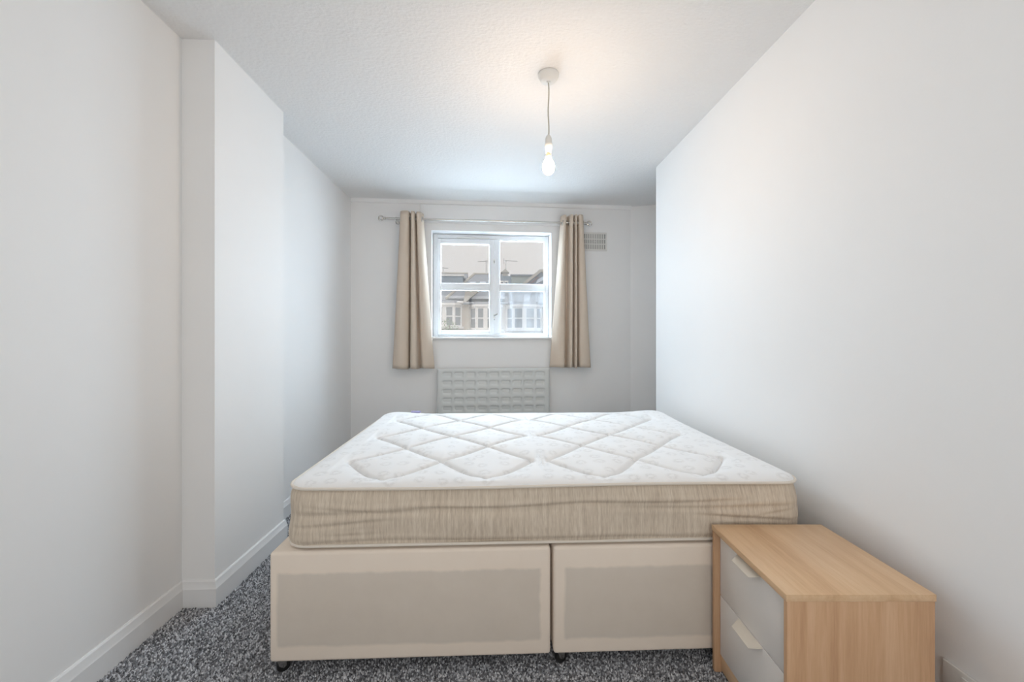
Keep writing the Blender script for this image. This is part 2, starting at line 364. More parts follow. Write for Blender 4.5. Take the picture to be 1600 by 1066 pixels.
# fixed light on the right with its glazing bead
RX0, RX1, RZ0, RZ1 = MX1 + 0.012, FX1 - 0.044, FZ0 + 0.036, FZ1 - 0.052
bead = MB()
bead.box(MX1 - 0.002, RX0, fy0 + 0.008, fy0 + 0.05, FZ0 + 0.028, FZ1 - 0.040, 0.004); bead.box(RX1, FX1 - 0.034, fy0 + 0.008, fy0 + 0.05, FZ0 + 0.028, FZ1 - 0.040, 0.004)
bead.box(RX0, RX1, fy0 + 0.008, fy0 + 0.05, FZ0 + 0.028, RZ0, 0.004); bead.box(RX0, RX1, fy0 + 0.008, fy0 + 0.05, RZ1, FZ1 - 0.040, 0.004)
bead.build('glazing_bead', 'upvc', w1)
wbox('glazing_bar', RX0, RX1, 1.658, 1.733, fy0 + 0.002, fy0 + 0.045)
wbox('pane', RX0, RX1, RZ0, 1.660, 0.146, 0.150, 0, 'glass_misty'); wbox('pane', RX0, RX1, 1.731, RZ1, 0.146, 0.150, 0, 'glass_clear')
for z, big in ((1.40, True), (1.955, False)):                     # lockable handle and the upper catch
    h = MB(); h.box(1.368, 1.390, 0.098, 0.114, z - 0.022, z + 0.022, 0.004).build('handle_plate', 'white_plastic', w1)
    if big:
        h = MB(); h.tube([(1.379, 0.100, z + 0.004), (1.379, 0.076, z + 0.004), (1.392, 0.066, z + 0.010), (1.41, 0.066, z + 0.022)], [0.008, 0.008, 0.007, 0.005], 8); h.build('handle', 'grey_plastic', w1)
        MB().lathe([(0.006, 0), (0.006, 0.004)], (1.379, 0.096, z - 0.034), 10, 'y').build('lock_button', 'grey_plastic', w1)
    else: MB().tube([(1.379, 0.100, z), (1.379, 0.082, z), (1.379, 0.074, z - 0.02)], [0.006, 0.006, 0.004], 8).build('catch', 'grey_plastic', w1)
MB().box(1.00, 1.33, 0.108, 0.132, SZ1 + 0.004, SZ1 + 0.016, 0.003).build('trickle_vent', 'white_plastic', w1)
# inner sill board, nosing just proud of the wall
MB().box(WS0 - 0.02, WS1 + 0.02, -0.028, 0.0, WZ0 - 0.014, WZ0 + 0.010, 0.007).box(WS0 + 0.001, WS1 - 0.001, -0.002, 0.135, WZ0 - 0.0, WZ0 + 0.010).build('sill', 'gloss_white', w1)

# ------------------------------------------------------------------ radiator under the window
rad = empty('radiator'); rad.matrix_world = BW_M @ Matrix.Translation((0.818, -0.03, 0.18)); RW, RH = 1.10, 0.705
tag(rad, 'white pressed steel panel radiator with rows of dimples under the window', 'radiator')
nx, nz, cols, rows = 109, 85, 9, 8
vs = []; fs = []
for k in range(nz):
    for i in range(nx):
        x = RW * i / (nx - 1); z = RH * k / (nz - 1); y = -0.035
        px = (x - 0.04) / (RW - 0.08) * cols; pz = (z - 0.02) / (RH - 0.045) * rows
        if 0 < px < cols and 0 < pz < rows:
            ux = abs(px % 1 - 0.5) * 2; uz = abs(pz % 1 - 0.5) * 2
            sx = min(1, max(0, (0.82 - ux) / 0.25)); w_ = pz % 1; sz = min(1, max(0, (w_ - 0.12) / 0.55)) if w_ < 0.74 else max(0, (0.88 - w_) / 0.14)
            y += 0.015 * (sx * sx * (3 - 2 * sx)) * (sz * sz * (3 - 2 * sz))
        e = min(x, RW - x, RH - z); y += 0.012 * max(0, 1 - e / 0.014) ** 2
        vs.append((x, y, z))
for k in range(nz - 1):
    for i in range(nx - 1): a = k * nx + i; fs.append((a, a + 1, a + nx + 1, a + nx))
me = bpy.data.meshes.new('panel'); me.from_pydata(vs, [], fs); smooth(me, 60); link('panel', me, 'radiator_enamel', rad)
MB().box(0.0, RW, -0.026, -0.006, 0.0, RH, 0.006).build('body', 'radiator_enamel', rad)
for x in (0.15, RW - 0.19): MB().box(x, x + 0.04, -0.008, 0.03, 0.08, RH - 0.1).build('bracket', 'radiator_enamel', rad)
MB().tube([(-0.012, -0.02, 0.05), (-0.03, -0.02, 0.05), (-0.03, -0.02, -0.18)], 0.0075, 8).build('pipe', 'gloss_white', rad)
MB().lathe([(0.014, -0.02), (0.018, -0.01), (0.018, 0.03), (0.012, 0.04)], (-0.03, -0.02, 0.06), 14).build('valve', 'white_plastic', rad)

# ------------------------------------------------------------------ curtain pole and curtains
ROD_OFF = 0.09
pole = empty('curtain_pole'); pole.matrix_world = BW_M @ Matrix.Translation((0, -ROD_OFF, 2.312)); tag(pole, 'thin brushed steel curtain pole with ring finials above the window', 'curtain pole')
MB().tube([(0.345, 0, 0), (2.265, 0, 0)], 0.0095, 14).build('rod', 'chrome', pole)
for x, s in ((0.345, -1), (2.265, 1)):
    MB().lathe([(0.009, 0), (0.013, 0.002), (0.013, 0.014), (0.008, 0.018), (0.007, 0.026)] if s > 0 else [(0.007, -0.026), (0.008, -0.018), (0.013, -0.014), (0.013, -0.002), (0.009, 0)], (x, 0, 0), 16, 'x').build('finial_collar', 'chrome', pole)
    MB().tube([(x + s * 0.045 + 0.020 * math.cos(a), 0, 0.020 * math.sin(a)) for a in np.linspace(0, 2 * PI, 20, endpoint=False)], 0.0075, 8, True).build('finial_ring', 'chrome', pole)
for x in (0.44, 2.225):
    br = MB(); br.tube([(x, 0.0, -0.012), (x, 0.088, -0.012)], 0.006, 8); br.lathe([(0.022, 0.0), (0.022, 0.006)], (x, 0.083, -0.012), 16, 'y'); br.tube([(x, 0.0, -0.014), (x, -0.006, 0.0), (x, 0, 0.013)], 0.004, 6)
    br.build('bracket', 'chrome', pole)
def curtain(top, bot, ztop, zbot, label, rings):
    """top/bot: lists of fold corners (s, off) of the cloth's cross-section at the head and at the hem"""
    c = empty('curtain'); s0 = bot[0][0]; c.matrix_world = BW_M @ Matrix.Translation((s0, -ROD_OFF, zbot)); tag(c, label, 'curtain', 'beige eyelet curtains either side of the window')
    def resample(pts, n):
        pts = [Vector(p) for p in pts]
        for _ in range(3):                                              # corner cutting rounds the folds
            q = [pts[0]]
            for a, d in zip(pts, pts[1:]): q += [a.lerp(d, 0.25), a.lerp(d, 0.75)]
            q.append(pts[-1]); pts = q
        L = [0]
        for a, d in zip(pts, pts[1:]): L.append(L[-1] + (d - a).length)
        out = []
        for i in range(n):
            t = L[-1] * i / (n - 1); k = max(j for j in range(len(L) - 1) if L[j] <= t + 1e-9); f = (t - L[k]) / max(1e-9, L[k + 1] - L[k]); out.append(pts[k].lerp(pts[k + 1], f))
        return out
    n, m = 110, 40; A = resample(top, n); B = resample(bot, n); Hh = ztop - zbot; vs = []; fs = []
    for j in range(m):
        f = j / (m - 1); g = f ** 0.9
        for i in range(n):
            p = B[i].lerp(A[i], g); w = 0.004 * math.sin(i * 0.21 + 3 * f) * (1 - f)
            vs.append((p.x - s0, -(p.y - ROD_OFF) + w, Hh * f + (0.004 * math.sin(i * 0.16) if j == 0 else 0)))
    for j in range(m - 1):
        for i in range(n - 1): a = j * n + i; fs.append((a, a + 1, a + n + 1, a + n))
    me = bpy.data.meshes.new('cloth'); me.from_pydata(vs, [], fs); smooth(me, 70); o = link('cloth', me, 'curtain', c)
    sol = o.modifiers.new('thickness', 'SOLIDIFY'); sol.thickness = 0.0022; sol.offset = 0
    # hem stitched along the bottom
    hv = []; hf = []
    for j, z in enumerate((0.058, 0.0615)):
        f = z / Hh; g = f ** 0.9
        for i in range(n):
            p = B[i].lerp(A[i], g); hv.append((p.x - s0, -(p.y - ROD_OFF) - 0.0022 + 0.004 * math.sin(i * 0.21 + 3 * f) * (1 - f), z))
    for i in range(n - 1): hf.append((i, i + 1, n + i + 1, n + i))
    me = bpy.data.meshes.new('hem_stitch'); me.from_pydata(hv, [], hf); o = link('hem_stitch', me, 'curtain', c); q = o.modifiers.new('thickness', 'SOLIDIFY'); q.thickness = 0.001
    for x in rings:
        MB().tube([(x - s0 + 0.004 * math.sin(a), 0.023 * math.cos(a), 2.312 - zbot + 0.023 * math.sin(a)) for a in np.linspace(0, 2 * PI, 18, endpoint=False)], 0.0045, 8, True).build('eyelet', 'chrome', c)
    return c
curtain([(0.478, 0.075), (0.487, 0.128), (0.535, 0.145), (0.562, 0.135), (0.568, 0.05), (0.576, 0.05), (0.582, 0.135), (0.612, 0.140), (0.618, 0.055), (0.626, 0.055), (0.632, 0.130), (0.672, 0.105), (0.690, 0.05)],
        [(0.402, 0.062), (0.408, 0.118), (0.47, 0.150), (0.552, 0.140), (0.560, 0.050), (0.572, 0.048), (0.578, 0.140), (0.618, 0.150), (0.640, 0.140), (0.652, 0.045), (0.668, 0.048), (0.690, 0.130), (0.740, 0.118), (0.798, 0.060)],
        2.374, 0.890, 'beige eyelet curtain hanging left of the window, away from the air vent', (0.4835, 0.565, 0.579, 0.615, 0.629, 0.683))
curtain([(2.030, 0.05), (2.048, 0.105), (2.072, 0.125), (2.082, 0.05), (2.100, 0.05), (2.108, 0.130), (2.140, 0.140), (2.146, 0.055), (2.153, 0.055), (2.158, 0.135), (2.176, 0.14), (2.182, 0.055), (2.188, 0.055), (2.194, 0.140), (2.235, 0.135), (2.250, 0.075)],
        [(1.916, 0.055), (1.980, 0.122), (2.050, 0.135), (2.070, 0.045), (2.085, 0.045), (2.098, 0.140), (2.128, 0.148), (2.140, 0.05), (2.148, 0.05), (2.156, 0.142), (2.178, 0.146), (2.188, 0.05), (2.197, 0.05), (2.206, 0.145), (2.270, 0.150), (2.320, 0.115), (2.326, 0.062)],
        2.384, 0.890, 'beige eyelet curtain hanging right of the window, next to the air vent', (2.040, 2.077, 2.105, 2.1435, 2.155, 2.1795, 2.191, 2.243))

# ------------------------------------------------------------------ air vent
vent = empty('air_vent'); VX0, VX1, VZ0, VZ1 = 2.262, 2.515, 2.060, 2.246
vent.matrix_world = BW_M @ Matrix.Translation((VX0, 0, VZ0)); tag(vent, 'white slotted plastic air vent on the wall right of the window', 'air vent'); vw, vh = VX1 - VX0, VZ1 - VZ0
MB().box(0.008, vw - 0.008, -0.003, -0.0002, 0.008, vh - 0.008).build('backing', 'vent_dark', vent)
fr = MB(); fr.box(0, vw, -0.010, 0, 0, 0.018, 0.003); fr.box(0, vw, -0.010, 0, vh - 0.018, vh, 0.003); fr.box(0, 0.016, -0.010, 0, 0.016, vh - 0.016, 0.003); fr.box(vw - 0.016, vw, -0.010, 0, 0.016, vh - 0.016, 0.003)
fr.build('frame', 'white_plastic', vent)
for k in (1, 2): z = 0.018 + (vh - 0.036) * k / 3; MB().box(0.015, vw - 0.015, -0.0095, -0.002, z - 0.005, z + 0.005, 0.001).build('cross_bar', 'white_plastic', vent)
for k in range(1, 12): x = 0.016 + (vw - 0.032) * k / 12; MB().box(x - 0.0042, x + 0.0042, -0.0085, -0.002, 0.017, vh - 0.017).build('slat', 'white_plastic', vent)
MB().lathe([(0.006, -0.0115), (0.009, -0.010), (0.009, -0.008)], (vw / 2, 0, vh / 2), 12, 'y').build('screw_boss', 'white_plastic', vent)

# ------------------------------------------------------------------ pendant lamp
pd = empty('pendant_lamp', (0.264, 2.052, CEIL)); tag(pd, 'bare glowing bulb hanging on a flex from a white ceiling rose', 'lamp')
MB().lathe([(0.050, 0.0), (0.053, -0.004), (0.052, -0.012), (0.040, -0.034), (0.034, -0.037), (0.010, -0.038), (0.008, -0.043), (0.004, -0.044)], n=32).build('ceiling_rose', 'white_plastic', pd)
MB().tube([(0.002 * math.sin(k * 0.9), 0, -0.042 - 0.273 * k / 10) for k in range(11)], 0.0034, 8).build('flex', 'cord_white', pd)
lh = MB().lathe([(0.005, -0.305), (0.011, -0.312), (0.0165, -0.325), (0.0175, -0.345), (0.0165, -0.347), (0.0185, -0.349), (0.0185, -0.372), (0.016, -0.375), (0.0145, -0.398)], n=24).build('lamp_holder', 'white_plastic', pd)
MB().lathe([(0.0125, -0.392), (0.0125, -0.404), (0.0138, -0.406), (0.0125, -0.409), (0.0135, -0.418)], n=20).build('bulb_cap', 'brass_cap', pd)
bl = [(0.0135, -0.416), (0.0150, -0.424), (0.021, -0.436), (0.027, -0.449), (0.0300, -0.464), (0.0285, -0.480), (0.0225, -0.494), (0.012, -0.503), (0.003, -0.5055)]
MB().lathe(bl, n=28).build('bulb', 'bulb', pd)

# ------------------------------------------------------------------ divan base (two halves)
DY0, DY1, DZ0, DZ1 = 1.462, 2.85, 0.056, 0.442
def divan(x0, x1, label, mat):
    d = empty('divan_base', (x0, DY0, 0)); tag(d, label, 'bed base', 'two halves of the divan base'); w = x1 - x0; L = DY1 - DY0
    MB().box(0, w, 0, L, DZ0, DZ1, 0.012, 3).build('body', mat, d)
    MB().box(0.02, w - 0.02, 0.02, L - 0.02, DZ0 - 0.004, DZ0 + 0.004).build('underlining', 'dark_gap', d)
    first = None
    for cx, cy, rz in ((0.028, 0.035, 0.5), (w - 0.05, 0.10, -0.4), (0.05, L - 0.06, 0.2), (w - 0.05, L - 0.06, 0.9)):
        if first is None:
            first = empty('caster', (cx, cy, 0), rz); first.parent = d
            k = MB(); k.tube([(0, 0, DZ0 + 0.01), (0, 0, 0.046)], 0.006, 8); k.prism([(-0.016, 0.050), (0.014, 0.050), (0.012, 0.024), (0.004, 0.018), (-0.010, 0.028)], -0.0135, -0.0115, 'y'); k.prism([(-0.016, 0.050), (0.014, 0.050), (0.012, 0.024), (0.004, 0.018), (-0.010, 0.028)], 0.0115, 0.0135, 'y'); k.box(-0.016, 0.014, -0.0135, 0.0135, 0.048, 0.051)
            k.build('fork', 'chrome', first)
            MB().lathe([(0.016, -0.011), (0.0215, -0.008), (0.0225, 0), (0.0215, 0.008), (0.016, 0.011)], (0.004, 0, 0.0235), 20, 'y').build('wheel', 'black_rubber', first)
        else:
            c = copy_tree(first, d); c.location = (cx, cy, 0); c.rotation_euler = (0, 0, rz)
    return d
divan(-0.792, 0.196, 'left half of the cream fabric divan base, nearest the chimney breast', 'divan_cloth_a')
divan(0.206, 1.19, 'right half of the cream fabric divan base, behind the oak bedside chest', 'divan_cloth_b')

# ------------------------------------------------------------------ mattress
MX_0, MX_1, MY_0, MY_1, MZ0, MZ1 = -0.752, 1.150, 1.478, 2.835, 0.447, 0.660
mat = empty('mattress', ((MX_0 + MX_1) / 2, (MY_0 + MY_1) / 2, MZ0)); tag(mat, 'white quilted mattress with beige border lying across the divan base', 'mattress')
HX, HY, RC, MT = (MX_1 - MX_0) / 2, (MY_1 - MY_0) / 2, 0.085, MZ1 - MZ0
QS = -0.05
def quilt(x, y):
    """1 on a stitch line, 0 far from it; x, y in room coordinates"""
    best = 9.0; step = 0.006
    for x0, x1 in ((-0.615, 0.155), (0.222, 0.985)):
        X = (x - x0) / (x1 - x0) * 4; Y = (y - 1.545) / (2.775 - 1.545) * 6
        if X < -0.15 or X > 4.15 or Y < -0.2 or Y > 6.2: continue
        Yc = min(max(Y, 0), 6)
        if Yc < 1: Yc = Yc + 0.8 * (math.sqrt(Yc) - Yc)
        elif Yc > 5: q = 6 - Yc; Yc = 6 - (q + 0.8 * (math.sqrt(q) - q))
        Xo = X + QS * math.sin(PI * X)                      # S-curved lines
        gx = (1 + QS * PI * math.cos(PI * X)) * 4 / (x1 - x0); gy = 6 / 1.23
        dd = min(abs((Xo + Yc) % 2 - 1), abs((Xo - Yc) % 2 - 1)) / math.hypot(gx, gy)
        if X < 0: dd = math.hypot(dd, -X * 0.19)
        if X > 4: dd = math.hypot(dd, (X - 4) * 0.19)
        if Y < 0: dd = math.hypot(dd, -Y * 0.205)
        if Y > 6: dd = math.hypot(dd, (Y - 6) * 0.205)
        best = min(best, dd)
    return best
nx, ny = 300, 214; vs = []; fs = []
rng = random.Random(3); ph = [(rng.uniform(-6, 6), rng.uniform(-6, 6), rng.uniform(0, 6), rng.uniform(0.6, 1)) for _ in range(10)]
for j in range(ny):
    for i in range(nx):
        x = -HX + 2 * HX * i / (nx - 1); y = -HY + 2 * HY * j / (ny - 1)
        cx, cy = HX - RC, HY - RC; ax, ay = abs(x) - cx, abs(y) - cy
        X, Y = x, y
        if ax > 0 and ay > 0:
            k = max(ax, ay) / math.hypot(ax, ay); X = math.copysign(cx + ax * k, x); Y = math.copysign(cy + ay * k, y); ed = RC - max(ax, ay)
        else: ed = min(HX - abs(x), HY - abs(y))
        e = min(1, ed / 0.07); z = MT - 0.004 + 0.018 * math.sqrt(max(0, 1 - (1 - e) ** 2)) + 0.008 * min(1, ed / 0.4)
        rx, ry = X + (MX_0 + MX_1) / 2, Y + (MY_0 + MY_1) / 2
        d = quilt(rx, ry)
        z -= 0.017 * math.exp(-(d / 0.0075) ** 2) + 0.010 * math.exp(-(d / 0.04) ** 2)
        lump = sum(w * math.sin(a * X * 2.3 + b2 * Y * 2.3 + c) for a, b2, c, w in ph) / 10; z += 0.006 * lump * min(1, ed / 0.05)
        z += 0.012 * math.exp(-((abs(X) - HX + 0.08) / 0.14) ** 2) * math.exp(-((Y - HY + 0.05) / 0.2) ** 2)      # far corners turn up a little
        vs.append((X, Y, z))
for j in range(ny - 1):
    for i in range(nx - 1): a = j * nx + i; fs.append((a, a + 1, a + nx + 1, a + nx))
me = bpy.data.meshes.new('quilted_top'); me.from_pydata(vs, [], fs); smooth(me, 80); link('quilted_top', me, 'mtop', mat)
def perim(n_side=150, inset=0.0):
    out = []; cx, cy, r = HX - RC, HY - RC, RC - inset
    def seg(a, b2, n):
        for k in range(n): out.append((a[0] + (b2[0] - a[0]) * k / n, a[1] + (b2[1] - a[1]) * k / n))
    def arc(c, a0, n):
        for k in range(n): a = a0 + PI / 2 * k / n; out.append((c[0] + r * math.cos(a), c[1] + r * math.sin(a)))
    seg((-cx, -cy - r), (cx, -cy - r), n_side); arc((cx, -cy), -PI / 2, 14); seg((cx + r, -cy), (cx + r, cy), 60); arc((cx, cy), 0, 14)
    seg((cx, cy + r), (-cx, cy + r), 60); arc((-cx, cy), PI / 2, 14); seg((-cx - r, cy), (-cx - r, -cy), 60); arc((-cx, -cy), PI, 14)
    return out
PP = perim(); n = len(PP); NZ = 44; vs = []; fs = []
creases = [(-0.95, 0.10, 0.118, 0.004, 0.0060, 0.010), (-0.55, 0.75, 0.132, 0.008, 0.0075, 0.008), (0.15, 0.95, 0.128, -0.004, 0.006, 0.010), (-0.95, -0.55, 0.072, 0.012, 0.004, 0.007), (0.50, 0.95, 0.105, -0.022, 0.006, 0.007),
           (-0.9, -0.55, 0.150, -0.018, 0.004, 0.007), (-0.82, -0.60, 0.045, 0.0, 0.004, 0.006), (0.72, 0.95, 0.085, 0.015, 0.005, 0.006), (-0.95, 0.95, 0.020, 0.0, 0.004, 0.008)]
for k in range(NZ):
    f = k / (NZ - 1); z = 0.006 + (MT - 0.012) * f
    for i, (x, y) in enumerate(PP):
        x1, y1 = PP[(i + 1) % n]; x0, y0 = PP[i - 1]; tx, ty = x1 - x0, y1 - y0; l = math.hypot(tx, ty); nxn, nyn = ty / l, -tx / l
        q = x if y < 0 else 0.7 * y
        d = 0.014 * (1 - (2 * f - 1) ** 4) - 0.010 * f + 0.003 * math.sin(5 * q + 7 * f) + 0.002 * math.sin(13 * q - 5 * f + 1)
        for a0, a1, zc, sl, dep, wid in creases:
            win = max(0, min(1, (q - a0) / 0.12)) * max(0, min(1, (a1 - q) / 0.12)); zz = zc + sl * (q - a0) / (a1 - a0) * 2 + 0.003 * math.sin(9 * q)
            d -= win * dep * math.exp(-((z - zz) / wid) ** 2)
            d += win * dep * 0.5 * math.exp(-((z - zz - 1.8 * wid) / (wid * 1.3)) ** 2)
        vs.append((x + nxn * d, y + nyn * d, z))
for k in range(NZ - 1):
    for i in range(n): a = k * n + i; b2 = k * n + (i + 1) % n; fs.append((a, b2, b2 + n, a + n))
fs.append(tuple(range(n))[::-1])
me = bpy.data.meshes.new('border'); me.from_pydata(vs, [], fs); smooth(me, 80)
run = [0.0]
for i in range(n - 1): run.append(run[-1] + math.dist(PP[i], PP[i + 1]))
at = me.attributes.new('run', 'FLOAT', 'POINT'); at.data.foreach_set('value', np.tile(np.array(run, np.float32), NZ)); link('border', me, 'mside', mat)
MB().tube([(x * 1.001, y * 1.001, MT - 0.004 + 0.003 * math.sin(4 * x)) for x, y in PP[::2]], 0.0055, 8, True).build('piping', 'piping_cream', mat)
MB().tube([(x * 1.004, y * 1.004, 0.008) for x, y in PP[::2]], 0.0055, 8, True).build('piping', 'piping_cream', mat)
MB().prism([(-0.775, 0.640), (-0.715, 0.636), (-0.713, 0.668), (-0.773, 0.672)], MT + 0.016, MT + 0.027, bev=0.001).build('maker_label', 'tag_purple', mat)
for x in (-0.62, 0.0, 0.62):      # vent eyelets low on the border are hidden at the back
    MB().lathe([(0.007, 0.0), (0.007, 0.004), (0.003, 0.005)], (x, HY + 0.012, 0.10), 12, 'y').build('air_eyelet', 'chrome', mat)

# ------------------------------------------------------------------ bedside chest
ns = empty('bedside_chest', (0.964, 1.2365, 0), R(-2.2)); tag(ns, 'low oak effect bedside chest with two white drawers against the bed', 'chest of drawers')
nd, nw, nh = 0.394, 0.402, 0.522; hx, hy = nd / 2, nw / 2
MB().box(-hx, hx, -hy, hy, nh - 0.019, nh, 0.0015).build('top', 'oak_y', ns)
for y in (-hy, hy - 0.0155): MB().box(-hx + 0.003, hx - 0.003, y + (0.001 if y < 0 else 0), y + 0.0155 - (0 if y < 0 else 0.001), 0, nh - 0.019, 0.001).build('side_panel', 'oak_z', ns)
MB().box(hx - 0.012, hx - 0.006, -hy + 0.0155, hy - 0.0155, 0.02, nh - 0.019).build('back_panel', 'oak_z', ns)
MB().box(-hx + 0.026, -hx + 0.042, -hy + 0.0155, hy - 0.0155, 0.012, 0.066, 0.001).build('plinth', 'oak_y', ns)
MB().box(-hx + 0.042, hx - 0.012, -hy + 0.0155, hy - 0.0155, 0.052, 0.066).build('bottom_panel', 'oak_y', ns)
for z0, z1 in ((0.069, 0.2785), (0.2815, 0.491)):
    dr = empty('drawer', (0, 0, z0)); dr.parent = ns; dh = z1 - z0
    MB().box(-hx + 0.022, -hx + 0.038, -hy + 0.0185, hy - 0.0185, 0, dh, 0.001).build('drawer_front', 'drawer_white', dr)
    bx = MB(); bx.box(-hx + 0.038, hx - 0.03, -hy + 0.03, -hy + 0.042, 0.012, dh - 0.05); bx.box(-hx + 0.038, hx - 0.03, hy - 0.042, hy - 0.03, 0.012, dh - 0.05); bx.box(-hx + 0.038, hx - 0.03, -hy + 0.042, hy - 0.042, 0.012, 0.018); bx.build('drawer_box', 'drawer_white', dr)
    h = bmesh.new(); xi, xo = -hx + 0.023, -hx - 0.011; zi, zo = dh - 0.0005, dh - 0.0135; th = 0.002
    up = [h.verts.new(p) for p in ((xi, -0.066, zi), (xi, 0.066, zi), (xo, 0.046, zo), (xo, -0.046, zo))]; dn = [h.verts.new((v.co.x, v.co.y, v.co.z - th)) for v in up]
    h.faces.new(up); h.faces.new(dn[::-1])
    for k in range(4): h.faces.new((up[k], dn[k], dn[(k + 1) % 4], up[(k + 1) % 4]))
    bmesh.ops.recalc_face_normals(h, faces=h.faces[:]); me = bpy.data.meshes.new('handle'); h.to_mesh(me); h.free(); o = link('handle', me, 'handle_cream', dr); o['label'] = 'cream tapered tab handle'

# ------------------------------------------------------------------ double socket low on the right wall
sk = empty('wall_socket', (XR, 1.02, 0.26)); tag(sk, 'white double wall socket low on the wall beside the bedside chest', 'socket')
MB().box(-0.010, 0.0, -0.073, 0.073, -0.043, 0.043, 0.003).build('plate', 'white_plastic', sk)
for y in (-0.038, 0.038):
    MB().box(-0.0125, -0.009, y - 0.008 + 0.022 * (-1 if y > 0 else 1), y + 0.008 + 0.022 * (-1 if y > 0 else 1), 0.008, 0.030, 0.001).build('switch', 'white_plastic', sk)
    for dy, dz, w, h2 in ((0, 0.0, 0.004, 0.008), (-0.011, -0.022, 0.0065, 0.004), (0.011, -0.022, 0.0065, 0.004)):
        MB().box(-0.0103, -0.009, y + dy - w / 2, y + dy + w / 2, dz - h2 / 2, dz + h2 / 2).build('pin_slot', 'dark_gap', sk)

# ------------------------------------------------------------------ carpet pile (too many tufts to count)
SP = 0.0068
def region(x0, x1, y0, y1):
    X, Y = np.meshgrid(np.arange(x0, x1, SP), np.arange(y0, y1, SP)); return np.stack([X.ravel(), Y.ravel()], 1)
pts = np.concatenate([region(XL + 0.018, XR - 0.02, 0.70, 1.70), region(XL + 0.018, -0.62, 1.70, 4.15), region(-0.62, XR - 0.02, 2.72, 4.15), region(XR - 0.02, 1.77, 3.18, 4.15)])
pts += np.random.uniform(-0.003, 0.003, pts.shape)
keep = ~((pts[:, 0] < XB + 0.018) & (pts[:, 1] > 1.853) & (pts[:, 1] < 2.48)); pts = pts[keep]
bk = 3.985 + (pts[:, 0] + 1.389) * math.tan(BW_A) - np.maximum(0, pts[:, 0] - 1.37) * 0.36 - 0.019; pts = pts[pts[:, 1] < bk]; N = len(pts)
ang = np.random.uniform(0, 2 * PI, N); rr = np.random.uniform(0.0034, 0.0052, N); hh = np.random.uniform(0.005, 0.0095, N); lean = np.random.uniform(-0.003, 0.003, (N, 2))
V = np.zeros((N, 5, 3), np.float32)
for k in range(4):
    V[:, k, 0] = pts[:, 0] + rr * np.cos(ang + k * PI / 2); V[:, k, 1] = pts[:, 1] + rr * np.sin(ang + k * PI / 2); V[:, k, 2] = 0.0005
V[:, 4, :2] = pts + lean; V[:, 4, 2] = hh
base = (np.arange(N) * 5)[:, None, None]; tri = np.array([[0, 1, 4], [1, 2, 4], [2, 3, 4], [3, 0, 4]])[None]; Fx = (base + tri).reshape(-1, 3)
me = bpy.data.meshes.new('carpet_pile'); me.vertices.add(N * 5); me.vertices.foreach_set('co', V.ravel()); nf = len(Fx)
me.loops.add(nf * 3); me.loops.foreach_set('vertex_index', Fx.ravel().astype(np.int32)); me.polygons.add(nf); me.polygons.foreach_set('loop_start', np.arange(0, nf * 3, 3, dtype=np.int32)); me.polygons.foreach_set('loop_total', np.full(nf, 3, np.int32))
me.update(); at = me.attributes.new('tuft', 'FLOAT', 'POINT'); at.data.foreach_set('value', np.repeat(np.random.beta(1.5, 1.7, N), 5).astype(np.float32))
o = link('carpet_pile', me, 'carpet_tuft'); tag(o, 'speckled grey twist carpet pile around the bed', 'carpet', kind='stuff')

